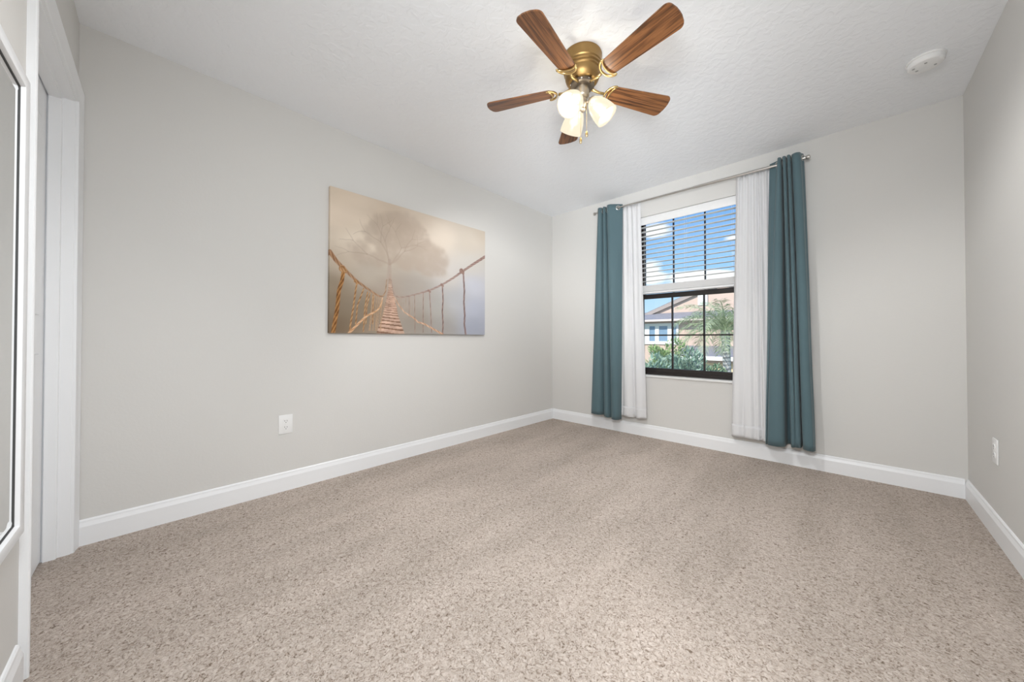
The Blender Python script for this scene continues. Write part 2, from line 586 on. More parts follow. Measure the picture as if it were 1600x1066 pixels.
# ------------------------------------------------------------------ window
win = struct('window_1')
X0, X1, Z0, Z1 = OP['x0'], OP['x1'], OP['z0'], OP['z1']
bm = bmesh.new()
box(bm, (X0, YW + 0.075, Z0), (X0 + 0.036, YW + 0.165, Z1))
box(bm, (X1 - 0.036, YW + 0.075, Z0), (X1, YW + 0.165, Z1))
box(bm, (X0, YW + 0.075, Z1 - 0.018), (X1, YW + 0.165, Z1))
box(bm, (X0, YW + 0.075, Z0), (X1, YW + 0.165, Z0 + 0.045))
obj('window_frame', bm, M['bronze'], win)
ZM = 1.375
def sash(y, z0, z1, hb, rail_b, rail_t):
    a, c = X0 + 0.036, X1 - 0.036
    bm = bmesh.new()
    box(bm, (a, y, z0), (a + 0.032, y + 0.03, z1), 0.003)
    box(bm, (c - 0.032, y, z0), (c, y + 0.03, z1), 0.003)
    box(bm, (a, y, z0), (c, y + 0.03, z0 + rail_b), 0.003)
    box(bm, (a, y, z1 - rail_t), (c, y + 0.03, z1), 0.003)
    s = obj('window_sash', bm, M['bronze'], win)
    ga, gc = a + 0.032, c - 0.032
    gz0, gz1 = z0 + rail_b, z1 - rail_t
    mw = 0.0072 if hb else 0.0055
    for k in (1, 2):
        x = ga + (gc - ga) * k / 3
        obj('muntin', bx(((x - mw, y + 0.006, gz0), (x + mw, y + 0.024, gz1))), M['bronze'], s)
    if hb:
        z = (gz0 + gz1) / 2 - 0.02
        obj('muntin', bx(((ga, y + 0.006, z - 0.0068), (gc, y + 0.024, z + 0.0068))), M['bronze'], s)
    obj('glass_pane', bx(((ga, y + 0.013, gz0), (gc, y + 0.017, gz1))), M['glass'], s)
sash(YW + 0.085, Z0 + 0.03, ZM + 0.03, True, 0.055, 0.045)
sash(YW + 0.125, ZM - 0.01, Z1 - 0.012, False, 0.045, 0.016)
bm = bmesh.new()
box(bm, (X0 + 0.001, YW - 0.014, Z0 + 0.0), (X1 - 0.001, YW + 0.075, Z0 + 0.02), 0.004)
obj('window_sill', bm, M['marble'], win, 40)

# ------------------------------------------------------------------ blind
BY = YW + 0.045
bl = thing('window_blind', 'white slatted blind half raised in the upper part of the window', 'blind', ((X0 + X1) / 2, BY, Z1))
hw = (X1 - X0) / 2 - 0.006
bm = bx(((-hw, -0.028, -0.058), (hw, 0.028, 0.0)))
obj('headrail', bm, M['blind'], bl)
bm = bx(((-hw - 0.003, -0.050, -0.082), (hw + 0.003, -0.036, -0.012)), bev=0.004)
obj('valance', bm, M['blind'], bl, 40)
def slat_mesh():
    bm = bmesh.new()
    top, bot = [], []
    for k in range(9):
        y = -0.025 + 0.05 * k / 8
        c = 0.0022 * (1 - (y / 0.025) ** 2)
        top.append((y, c + 0.0014))
        bot.append((y, c - 0.0014))
    prism(bm, top + bot[::-1], (-hw + 0.004, 0, 0), (hw - 0.004, 0, 0), (0, 1, 0), (0, 0, 1))
    bmesh.ops.recalc_face_normals(bm, faces=bm.faces[:])
    me = bpy.data.meshes.new('slat')
    bm.to_mesh(me)
    bm.free()
    me.materials.append(M['blind'])
    return me
sm = slat_mesh()
PITCH = 0.0452
zr = 1.405                       # underside of the bottom rail
n_open, n_stack = 13, 17
zs = [zr + 0.024 + 0.0036 * k for k in range(n_stack)]
z_last = zs[-1]
zs += [z_last + PITCH * (k + 1) for k in range(n_open)]
for z in zs:
    s = bpy.data.objects.new('slat', sm)
    COL.objects.link(s)
    s.parent = bl
    s.location = (0, 0, z - Z1)
    s.rotation_euler = (math.radians(2), 0, 0)
bm = bx(((-hw + 0.004, -0.026, zr - Z1), (hw - 0.004, 0.026, zr + 0.020 - Z1)), bev=0.004)
obj('bottom_rail', bm, M['blind'], bl, 40)
for x in (-hw + 0.10, 0.0, hw - 0.10):
    bm = bmesh.new()
    for y in (-0.0275, 0.0275):
        tube(bm, [(x, y, -0.04), (x, y, zr - Z1 + 0.01)], 0.0008, 5)
    obj('ladder_cord', bm, M['cord'], bl)
bm = bmesh.new()
tube(bm, [(-hw + 0.045, -0.034, -0.04), (-hw + 0.043, -0.034, -0.5), (-hw + 0.044, -0.034, -1.02)], 0.0011, 6)
tube(bm, [(-hw + 0.052, -0.034, -0.04), (-hw + 0.051, -0.034, -0.5), (-hw + 0.047, -0.034, -1.02)], 0.0011, 6)
lc = obj('lift_cord', bm, M['cord'], bl)
bm = bmesh.new()
lathe(bm, [(0.003, 0.0), (0.006, -0.012), (0.0085, -0.045), (0.006, -0.05)], 14, Matrix.Translation((-hw + 0.045, -0.034, -1.015)))
obj('cord_tassel', bm, M['blind'], lc, 40)
bm = bmesh.new()
tube(bm, [(hw - 0.062, -0.034, -0.04), (hw - 0.062, -0.034, -0.85)], 0.0035, 8)
obj('tilt_wand', bm, M['cord'], bl)

# ------------------------------------------------------------------ curtain rod
RZ, RO = 2.293, 0.088              # front rod height and distance from the wall
RX0, RX1 = -1.945, -0.215
rod = thing('curtain_rod', 'brushed nickel double curtain rod above the window', 'curtain rod', ((RX0 + RX1) / 2, YW, RZ))
rod.rotation_euler = (0, math.radians(0.5), 0)
rx = (RX1 - RX0) / 2
bm = bmesh.new()
tube(bm, [(-rx, -RO, 0), (0.12, -RO, 0)], 0.0085, 16)
tube(bm, [(0.10, -RO, 0), (rx, -RO, 0)], 0.0108, 16)
obj('front_rod', bm, M['nickel'], rod, 50)
bm = bmesh.new()
tube(bm, [(-rx + 0.02, -0.045, 0.016), (rx - 0.02, -0.045, 0.016)], 0.005, 12)
obj('back_rod', bm, M['nickel'], rod, 50)
for sgn in (-1, 1):
    bm = bmesh.new()
    lathe(bm, [(0.009, 0), (0.014, 0.004), (0.0155, 0.012), (0.0155, 0.02), (0.011, 0.025)], 20, Matrix.Translation((sgn * rx, -RO, 0)) @ Matrix.Rotation(sgn * PI / 2, 4, 'Y'))
    obj('finial', bm, M['nickel'], rod, 40)
    bm = bmesh.new()
    box(bm, (sgn * (rx - 0.03) - 0.012, -0.004, -0.07), (sgn * (rx - 0.03) + 0.012, 0, 0.035), 0.002)
    tube(bm, [(sgn * (rx - 0.03), 0, -0.04), (sgn * (rx - 0.03), -0.045, -0.030), (sgn * (rx - 0.03), -RO, -0.016), (sgn * (rx - 0.03), -RO, 0)], 0.006, 10)
    obj('wall_bracket', bm, M['nickel'], rod, 50)

# ------------------------------------------------------------------ curtains
def drape(name, material, parent, top, bot, z_top, z_bot, nu=150, nv=46, thick=0.0012, ruffle=0.0, hem=None, sag=0.0, seed=1, power=1.0):
    """top/bot: control points (x, distance from wall). Returns the object and the sampled top line."""
    T, B = spline(top, nu), spline(bot, nu)
    rr = np.random.default_rng(seed)
    ph = rr.uniform(0, 6.28, 6)
    V, Fc = [], []
    for j in range(nv):
        v = j / (nv - 1)
        w = v ** power
        P = T * (1 - w) + B * w
        z = z_top + (z_bot - z_top) * v
        u = np.linspace(0, 1, nu)
        wob = 0.0035 * np.sin(u * 9 + ph[0] + v * 7) * v + 0.0025 * np.sin(u * 23 + ph[1] + v * 13) * min(1, 2 * v) * 0.6
        for i in range(nu):
            x, o_ = P[i]
            dz = ruffle * math.sin(u[i] * 61 + ph[2]) * (1 - v) ** 8
            dz -= sag * math.sin(u[i] * 5 + ph[3]) * v ** 4
            V.append((x + wob[i] * 0.5, YW - o_ - wob[i], z + dz))
    for j in range(nv - 1):
        for i in range(nu - 1):
            a = j * nu + i
            Fc.append((a, a + 1, a + nu + 1, a + nu))
    o = raw(name, V, Fc, material, parent, True)
    md = o.modifiers.new('cloth_thickness', 'SOLIDIFY')
    md.thickness = thick
    md.offset = 0
    return o, T

def grommets(parent, T, z):
    for i in range(1, len(T) - 1):
        a, c = T[i][1] - RO, T[i + 1][1] - RO
        if a * c <= 0 and a != c:
            d = T[i + 1] - T[i]
            d = np.array([d[0], -d[1]])
            d = d / np.hypot(*d)
            nrm = Vector((-d[1], d[0], 0))
            bm = bmesh.new()
            mtx = Matrix.Translation((T[i][0], YW - RO, z)) @ nrm.to_track_quat('Z', 'Y').to_matrix().to_4x4()
            pr = [(0.0195 + 0.0055 * math.cos(t), 0.003 * math.sin(t)) for t in np.linspace(0, 2 * PI, 11)[:-1]]
            lathe(bm, pr + [pr[0]], 24, mtx, False, False)
            bmesh.ops.remove_doubles(bm, verts=bm.verts[:], dist=1e-5)
            obj('grommet', bm, M['nickel'], parent, 60)

def px(u):            # x on the right-hand curtains from a column measured on the photo, fixed numbers baked to metres
    return -0.433 + (u - 1203) * 0.00376

# left teal
tl = thing('teal_curtain', 'teal grommet curtain panel at the left side of the window', 'curtain', (0, 0, 0), 0, 'teal curtain panels')
top = [(-1.922, .050), (-1.908, .105), (-1.885, .132), (-1.862, .120), (-1.850, .070), (-1.838, .125), (-1.820, .118), (-1.808, .068), (-1.790, .132), (-1.752, .142), (-1.705, .105), (-1.655, .055)]
bot = [(-2.000, .050), (-1.995, .105), (-1.955, .138), (-1.885, .135), (-1.846, .075), (-1.832, .125), (-1.790, .136), (-1.762, .080), (-1.748, .125), (-1.705, .142), (-1.677, .120), (-1.668, .070)]
_, T = drape('curtain_panel', M['teal'], tl, top, bot, 2.334, 0.155, seed=3, sag=0.012)
grommets(tl, T, RZ + 0.004)
# right teal
trp = thing('teal_curtain', 'teal grommet curtain panel at the right side of the window', 'curtain', (0, 0, 0), 0, 'teal curtain panels')
def folds(lead, ridges, gaps, tail, front):
    """plan of a pleated curtain: lead points, then ridges (start, end) with (depth) gaps between, then tail"""
    out = list(lead)
    for i, (a, b_) in enumerate(ridges):
        w = b_ - a
        f = front[i]
        out += [(a, f - .040), (a + .12 * w, f - .012), (a + .5 * w, f), (a + .88 * w, f - .012), (b_, f - .040)]
        if i < len(gaps):
            n_ = ridges[i + 1][0]
            out += [(b_ + .16 * (n_ - b_), gaps[i]), (n_ - .16 * (n_ - b_), gaps[i])]
    return [(px(u), o_) for u, o_ in out + list(tail)]
top = folds([(1203, .062), (1209, .074), (1216, .088)], [(1217.5, 1224.2), (1225.4, 1231.6), (1232.6, 1238.6), (1239.6, 1254.5)], [.05, .05, .05], [(1257.5, .080), (1256.5, .030)], [.146, .146, .146, .146])
bot = folds([(1193.5, .070), (1194, .105), (1195.5, .118)], [(1196.5, 1226.0), (1234.8, 1242.6), (1243.2, 1251.2), (1253.2, 1270.0)], [.026, .138, .040], [(1271, .085), (1270, .045)], [.146, .142, .141, .145])
bot[13:19] = [(px(u), o_) for u, o_ in ((1240.5, .143), (1242.0, .143), (1242.8, .143), (1243.4, .143), (1244.0, .143), (1245.0, .143))]
_, T = drape('curtain_panel', M['teal'], trp, top, bot, 2.320, 0.160, nu=330, seed=5, sag=0.010, power=0.85)
grommets(trp, T, RZ - 0.006)

def pleats(xa, xb, n, off, amp, seed):
    rr = np.random.default_rng(seed)
    k = n * 2 + 1
    t = np.linspace(0, 1, k) + np.r_[0, rr.uniform(-.25, .25, k - 2) / k, 0]
    return [(xa + (xb - xa) * tt, off + amp * (1 if i % 2 else -1) * rr.uniform(.55, 1.0)) for i, tt in enumerate(t)]
sl = thing('sheer_curtain', 'white sheer curtain hanging between left teal panel and the window', 'curtain', (0, 0, 0), 0, 'white sheer curtains')
bl_ = [(-1.735, .055), (-1.70, .072), (-1.66, .06), (-1.63, .078), (-1.59, .082), (-1.555, .06), (-1.535, .036), (-1.51, .072), (-1.47, .082), (-1.445, .074), (-1.42, .045)]
tp_ = pleats(-1.72, -1.478, 5, .046, .011, 4)
drape('sheer_panel', M['sheer'], sl, tp_, bl_, 2.306, 0.185, nu=140, thick=0.0006, ruffle=0.003, seed=8, sag=0.006)
sr = thing('sheer_curtain', 'white sheer curtain hanging between right teal panel and the window', 'curtain', (0, 0, 0), 0, 'white sheer curtains')
tp_ = pleats(-0.662, -0.405, 7, .046, .011, 9)
bl_ = [(-.707, .04), (-.693, .07), (-.655, .082), (-.62, .068), (-.60, .082), (-.565, .086), (-.54, .070), (-.515, .080), (-.495, .056), (-.478, .08), (-.462, .072), (-.447, .05), (-.43, .06), (-.42, .05), (-.41, .05)]
drape('sheer_panel', M['sheer'], sr, tp_, bl_, 2.296, 0.165, nu=150, thick=0.0006, ruffle=0.003, seed=12, sag=0.006)
# hem bands: doubled cloth at the foot of each sheer
for par, bl2, zb in ((sl, [(-1.735, .055), (-1.70, .072), (-1.66, .06), (-1.63, .078), (-1.59, .082), (-1.555, .06), (-1.535, .036), (-1.51, .072), (-1.47, .082), (-1.445, .074), (-1.42, .045)], 0.183),
                     (sr, [(-.707, .04), (-.693, .07), (-.655, .082), (-.62, .068), (-.60, .082), (-.565, .086), (-.54, .070), (-.515, .080), (-.495, .056), (-.478, .08), (-.462, .072), (-.447, .05), (-.43, .06), (-.42, .05), (-.41, .05)], 0.163)):
    b3 = [(x, o_ + 0.0035) for x, o_ in bl2]
    drape('hem', M['sheer'], par, b3, b3, zb + 0.10, zb, nu=120, nv=6, thick=0.001, seed=20)

# ------------------------------------------------------------------ ceiling fan
FX, FY, FB = -0.998, 1.577, -0.160      # hub and blade height below the ceiling
fan = thing('ceiling_fan', 'brass ceiling fan with five walnut blades and three lit glass shades', 'ceiling fan', (FX, FY, H))
bm = bmesh.new()
lathe(bm, [(0.099, 0.0), (0.101, -0.006), (0.101, -0.012), (0.098, -0.022), (0.099, -0.052), (0.0955, -0.058), (0.0985, -0.064), (0.0985, -0.070), (0.093, -0.075), (0.0945, -0.081), (0.0945, -0.086), (0.089, -0.092),
           (0.0885, -0.112), (0.083, -0.128), (0.072, -0.140), (0.058, -0.144)], 64)
obj('motor_housing', bm, M['brass'], fan, 30)
bm = bmesh.new()
lathe(bm, [(0.052, -0.140), (0.061, -0.144), (0.062, -0.160), (0.056, -0.165), (0.045, -0.167)], 48)
fly = obj('flywheel', bm, M['dark_metal'], fan, 30)
for k in range(10):
    a = 2 * PI * k / 10 + 0.2
    bm = bmesh.new()
    lathe(bm, [(0.0045, 0), (0.0045, 0.002), (0.002, 0.0035)], 10, Matrix.Translation((0.0615 * math.cos(a), 0.0615 * math.sin(a), -0.152)) @ Matrix.Rotation(a, 4, 'Z') @ Matrix.Rotation(PI / 2, 4, 'Y'))
    obj('screw', bm, M['nickel'], fly, 40)
bm = bmesh.new()
lathe(bm, [(0.033, -0.165), (0.0355, -0.168), (0.0355, -0.208), (0.033, -0.214), (0.028, -0.218), (0.022, -0.222)], 48)
obj('switch_housing', bm, M['pewter'], fan, 30)
bm = bmesh.new()
lathe(bm, [(0.022, -0.220), (0.025, -0.232), (0.023, -0.252), (0.016, -0.262), (0.013, -0.272), (0.016, -0.279), (0.012, -0.287), (0.005, -0.293), (0.0, -0.296)], 40, cap1=False)
obj('light_fitter', bm, M['pewter'], fan, 30)

def blade_outline():
    pts = []
    r0, r1 = 0.150, 0.528
    w0, w1 = 0.046, 0.0645
    # root (rounded), straight flaring sides, tip with rounded corners and a shallow bow
    for t in np.linspace(PI / 2, 3 * PI / 2, 9):
        pts.append((r0 + 0.030 + 0.030 * math.cos(t), w0 * math.sin(t)))
    for f in np.linspace(0.1, 0.9, 8):
        pts.append((r0 + 0.03 + (r1 - 0.035 - r0 - 0.03) * f, -(w0 + (w1 - w0) * f)))
    rc = 0.028
    for t in np.linspace(-PI / 2, -0.18, 7):
        pts.append((r1 - 0.006 - rc + rc * math.cos(t), -w1 + rc + rc * math.sin(t)))
    pts.append((r1 - 0.001, -0.02))
    pts.append((r1, 0))
    pts.append((r1 - 0.001, 0.02))
    for t in np.linspace(0.18, PI / 2, 7):
        pts.append((r1 - 0.006 - rc + rc * math.cos(t), w1 - rc + rc * math.sin(t)))
    for f in np.linspace(0.9, 0.1, 8):
        pts.append((r0 + 0.03 + (r1 - 0.035 - r0 - 0.03) * f, (w0 + (w1 - w0) * f)))
    return pts

bm = bmesh.new()
extrude_outline(bm, blade_outline(), -0.003, 0.003)
bmesh.ops.recalc_face_normals(bm, faces=bm.faces[:])
blade_me = bpy.data.meshes.new('fan_blade')
bm.to_mesh(blade_me)
bm.free()
blade_me.materials.append(M['wood'])
PITCHB = math.radians(-13)
def iron_mesh():
    """cast arm with an open crescent under the blade root"""
    bm = bmesh.new()
    tube(bm, [(0.052, 0, 0.002), (0.075, 0, -0.004), (0.100, 0, -0.010), (0.126, 0, -0.009)], [0.009, 0.0075, 0.0065, 0.007], 10)
    outer = [(0.176 + 0.052 * math.cos(t) * 0.85 + 0.004, 0.052 * math.sin(t)) for t in np.linspace(PI * 0.52, PI * 1.48, 19)]
    tube(bm, [(x, y, -0.0075) for x, y in outer], 0.0058, 8)
    inner = [(0.184 + 0.032 * math.cos(t) * 0.75, 0.051 * math.sin(t)) for t in np.linspace(PI * 0.52, PI * 1.48, 19)]
    tube(bm, [(x, y, -0.0075) for x, y in inner], 0.0048, 8)
    tube(bm, [outer[0] + (-0.0075,), inner[0] + (-0.0075,)], 0.004, 8)
    tube(bm, [outer[-1] + (-0.0075,), inner[-1] + (-0.0075,)], 0.004, 8)
    bmesh.ops.recalc_face_normals(bm, faces=bm.faces[:])
    me = bpy.data.meshes.new('blade_iron')
    bm.to_mesh(me)
    bm.free()
    me.polygons.foreach_set('use_smooth', [True] * len(me.polygons))
    me.materials.append(M['polished_brass'])
    return me
iron_me = iron_mesh()
for k in range(5):
    a = math.radians(61.2 + 72 * k)
    for nm, me in (('fan_blade', blade_me), ('blade_iron', iron_me)):
        o = bpy.data.objects.new(nm, me)
        COL.objects.link(o)
        o.parent = fan
        o.location = (0, 0, FB)
        o.rotation_mode = 'XYZ'
        o.rotation_euler = (Matrix.Rotation(a, 3, 'Z') @ Matrix.Rotation(PITCHB, 3, 'X')).to_euler('XYZ')

SHADE = [(0.021, 0.0), (0.026, 0.004), (0.035, 0.016), (0.045, 0.036), (0.052, 0.060), (0.0565, 0.085), (0.0590, 0.108), (0.0595, 0.124)]
for az, tilt in ((-88, 0.72), (28, 0.56), (151, 0.70)):
    a = math.radians(az)
    out = Vector((math.cos(a), math.sin(a), 0))
    dr = (out * tilt + Vector((0, 0, -0.71))).normalized()
    neck = out * 0.048 + Vector((0, 0, -0.238))
    bm = bmesh.new()
    p0 = out * 0.020 + Vector((0, 0, -0.246))
    tube(bm, [p0, p0 + out * 0.014 + Vector((0, 0, 0.006)), neck - dr * 0.016, neck - dr * 0.004], 0.007, 12)
    arm = obj('lamp_arm', bm, M['pewter'], fan, 50)
    mtx = Matrix.Translation(neck) @ dr.to_track_quat('Z', 'Y').to_matrix().to_4x4()
    bm = bmesh.new()
    lathe(bm, [(0.010, -0.012), (0.020, -0.006), (0.0245, 0.000), (0.0245, 0.014), (0.022, 0.016)], 32, mtx)
    obj('socket', bm, M['pewter'], arm, 40)
    bm = bmesh.new()
    lathe(bm, SHADE, 48, mtx, False, False)
    sh = obj('lamp_shade', bm, M['shade'], arm, 180)
    md = sh.modifiers.new('glass_thickness', 'SOLIDIFY')
    md.thickness = 0.0025
    bm = bmesh.new()
    lathe(bm, [(0.011, 0.018), (0.012, 0.030), (0.016, 0.042), (0.0205, 0.054), (0.0225, 0.064), (0.0215, 0.074), (0.017, 0.082), (0.009, 0.087), (0.0, 0.0885)], 28, mtx, True, False)
    obj('bulb', bm, M['bulb'], arm, 180)
    ld = bpy.data.lights.new('lamp_light', 'POINT')
    ld.energy = LAMP_W
    ld.shadow_soft_size = 0.012
    ld.color = (1.0, 0.992, 0.978)
    lo = bpy.data.objects.new('lamp_light', ld)
    COL.objects.link(lo)
    lo.parent = arm
    lo.location = mtx @ Vector((0, 0, 0.064))

for (x, y, zl, z0) in ((-0.010, 0.000, -0.425, -0.285), (0.022, 0.006, -0.400, -0.215)):
    bm = bmesh.new()
    n = int((z0 - zl) / 0.0042)
    tube(bm, [(x, y, z0), (x, y, zl)], 0.0008, 6)
    for j in range(n):
        z = z0 - j * 0.0042
        bmesh.ops.create_icosphere(bm, subdivisions=1, radius=0.0013, matrix=Matrix.Translation((x, y, z)))
    ch = obj('pull_chain', bm, M['polished_brass'], fan)
    bm = bmesh.new()
    lathe(bm, [(0.002, 0.004), (0.0055, -0.002), (0.0072, -0.012), (0.0065, -0.022), (0.004, -0.027)], 16, Matrix.Translation((x, y, zl)))
    obj('pull_knob', bm, M['polished_brass'], ch, 40)

# ------------------------------------------------------------------ smoke detector
sd = thing('smoke_detector', 'round white smoke detector on the ceiling near the right wall', 'smoke detector', (0.307, 2.845, H))
bm = bmesh.new()
lathe(bm, [(0.072, 0.0), (0.072, -0.006), (0.069, -0.009)], 48)
obj('mounting_base', bm, M['plastic'], sd, 30)
bm = bmesh.new()
lathe(bm, [(0.066, -0.008), (0.068, -0.012), (0.067, -0.028), (0.062, -0.034), (0.055, -0.036), (0.02, -0.0375), (0.0, -0.0378)], 48, cap1=False)
obj('cover', bm, M['plastic'], sd, 30)
for (x, y) in ((-0.045, -0.012), (-0.03, 0.018), (-0.004, -0.034), (0.034, 0.012)):
    bm = bmesh.new()
    lathe(bm, [(0.0055, -0.0372), (0.0055, -0.0386)], 12, Matrix.Translation((x, y, 0)))
    obj('vent_hole', bm, M['grey_plastic'], sd)

# ------------------------------------------------------------------ outlets
def outlet(label, loc, rotz, hh=0.060, ww=0.0385):
    t = thing('wall_outlet', label, 'outlet', loc, rotz, 'white wall outlets')
    bm = bx(((-ww, -0.006, -hh), (ww, 0, hh)), bev=0.003)
    obj('cover_plate', bm, M['plastic'], t, 40)
    for z in (0.0195, -0.0195):
        bm = bmesh.new()
        pts = []
        for tt in np.linspace(0, 2 * PI, 33)[:-1]:
            pts.append((0.0172 * math.cos(tt), max(-0.0143, min(0.0143, 0.0172 * math.sin(tt)))))
        A = [bm.verts.new((x, -0.0055, z + y)) for x, y in pts]
        B = [bm.verts.new((x, -0.0085, z + y)) for x, y in pts]
        for k in range(32):
            bm.faces.new((A[k], A[(k + 1) % 32], B[(k + 1) % 32], B[k]))
        bm.faces.new(B)
        rc = obj('receptacle', bm, M['plastic'], t)
        bm = bx(((-0.0075, -0.0088, z - 0.001), (-0.0053, -0.0084, z + 0.008)), ((0.0053, -0.0088, z - 0.001), (0.0075, -0.0084, z + 0.007)), ((-0.0022, -0.0088, z - 0.0095), (0.0022, -0.0084, z - 0.0055)))
        obj('slot', bm, M['slot'], rc)
    bm = bmesh.new()
    lathe(bm, [(0.003, 0), (0.003, 0.0012), (0.0015, 0.0018)], 12, Matrix.Translation((0, -0.006, 0)) @ Matrix.Rotation(PI / 2, 4, 'X'))
    obj('screw', bm, M['plastic'], t)
    return t
outlet('white double outlet low on the left wall beneath the bridge picture', (XL, 0.627, 0.418), PI / 2)
outlet('white outlet low on the right wall near the window wall corner', (XR, 2.853, 0.418), -PI / 2)

# ------------------------------------------------------------------ wall mirror beside the door
MU0, MU1, MZ0, MZ1 = 1.03, 1.62, 0.478, 1.625
mir = thing('wall_mirror', 'white framed mirror on the wall beside the door', 'mirror')
nw(mir)
bm = bmesh.new()
cor = [((MU0, MZ0), (-1, -1)), ((MU0, MZ1), (-1, 1)), ((MU1, MZ1), (1, 1)), ((MU1, MZ0), (1, -1))]
mitred(bm, cor, [(0.0, 0.004), (0.0, 0.0155), (0.003, 0.021), (0.026, 0.024), (0.033, 0.020), (0.036, 0.004)], True)
obj('mirror_frame', bm, M['trim'], mir, 40)
bm = bmesh.new()
mitred(bm, cor, [(0.0, 0.0100), (0.0, 0.0130), (-0.0022, 0.0130), (-0.0022, 0.0100)], True)
obj('rebate_line', bm, M['dark_gap'], mir)
bm = bmesh.new()
V0 = [bm.verts.new(p) for p in ((MU0 - .004, .0105, MZ0 - .004), (MU0 - .004, .0105, MZ1 + .004), (MU1 + .004, .0105, MZ1 + .004), (MU1 + .004, .0105, MZ0 - .004))]
BV = 0.030
V1 = [bm.verts.new(p) for p in ((MU0 + BV, .0128, MZ0 + BV), (MU0 + BV, .0128, MZ1 - BV), (MU1 - BV, .0128, MZ1 - BV), (MU1 - BV, .0128, MZ0 + BV))]
VB = [bm.verts.new((v.co.x, .0050, v.co.z)) for v in V0]
for k in range(4):
    j = (k + 1) % 4
    bm.faces.new((V0[k], V0[j], V1[j], V1[k]))
    bm.faces.new((V0[k], V0[j], VB[j], VB[k]))
bm.faces.new(V1)
bm.faces.new(VB)
obj('mirror_glass', bm, M['mirror'], mir)
obj('backing', bx(((MU0 - 0.03, 0.0, MZ0 - 0.03), (MU1 + 0.03, 0.0045, MZ1 + 0.03))), M['dark_gap'], mir)

# ------------------------------------------------------------------ canvas picture
CY0, CY1, CZ0, CZ1, CD = 0.874, 2.297, 1.000, 2.010, 0.030
CWm, CHm = CY1 - CY0, CZ1 - CZ0

def vnoise(S, T, fx, fy, seed):
    r_ = np.random.default_rng(seed)
    g = r_.random((fy + 3, fx + 3))
    x, y = np.clip(S, 0, 1) * fx, np.clip(T, 0, 1) * fy
    xi, yi = np.floor(x).astype(int), np.floor(y).astype(int)
    fx_, fy_ = x - xi, y - yi
    fx_, fy_ = fx_ * fx_ * (3 - 2 * fx_), fy_ * fy_ * (3 - 2 * fy_)
    a = g[yi, xi] * (1 - fx_) + g[yi, xi + 1] * fx_
    c = g[yi + 1, xi] * (1 - fx_) + g[yi + 1, xi + 1] * fx_
    return a * (1 - fy_) + c * fy_

def fbm(S, T, fx, fy, seed, o_=4):
    v, amp, tot = 0, 1, 0
    for k in range(o_):
        v = v + amp * vnoise(S, T, fx * 2 ** k, fy * 2 ** k, seed + k)
        tot += amp
        amp *= 0.55
    return v / tot

def seg_dist(S, T, pts):
    """distance in metres to a polyline and the length along it at the foot"""
    best = np.full(S.shape, 9.0)
    along = np.zeros(S.shape)
    sgn = np.ones(S.shape)
    acc = 0.0
    P = [(s * CWm, t * CHm) for s, t in pts]
    X, Y = S * CWm, T * CHm
    for (ax, ay), (bx_, by_) in zip(P, P[1:]):
        dx, dy = bx_ - ax, by_ - ay
        l2 = dx * dx + dy * dy + 1e-12
        f = np.clip(((X - ax) * dx + (Y - ay) * dy) / l2, 0, 1)
        d = np.hypot(X - ax - f * dx, Y - ay - f * dy)
        k = d < best
        best = np.where(k, d, best)
        sgn = np.where(k, np.sign(dx * (Y - ay) - dy * (X - ax)), sgn)
        along = np.where(k, acc + f * math.sqrt(l2), along)
        acc += math.sqrt(l2)
    return best, along, acc, sgn

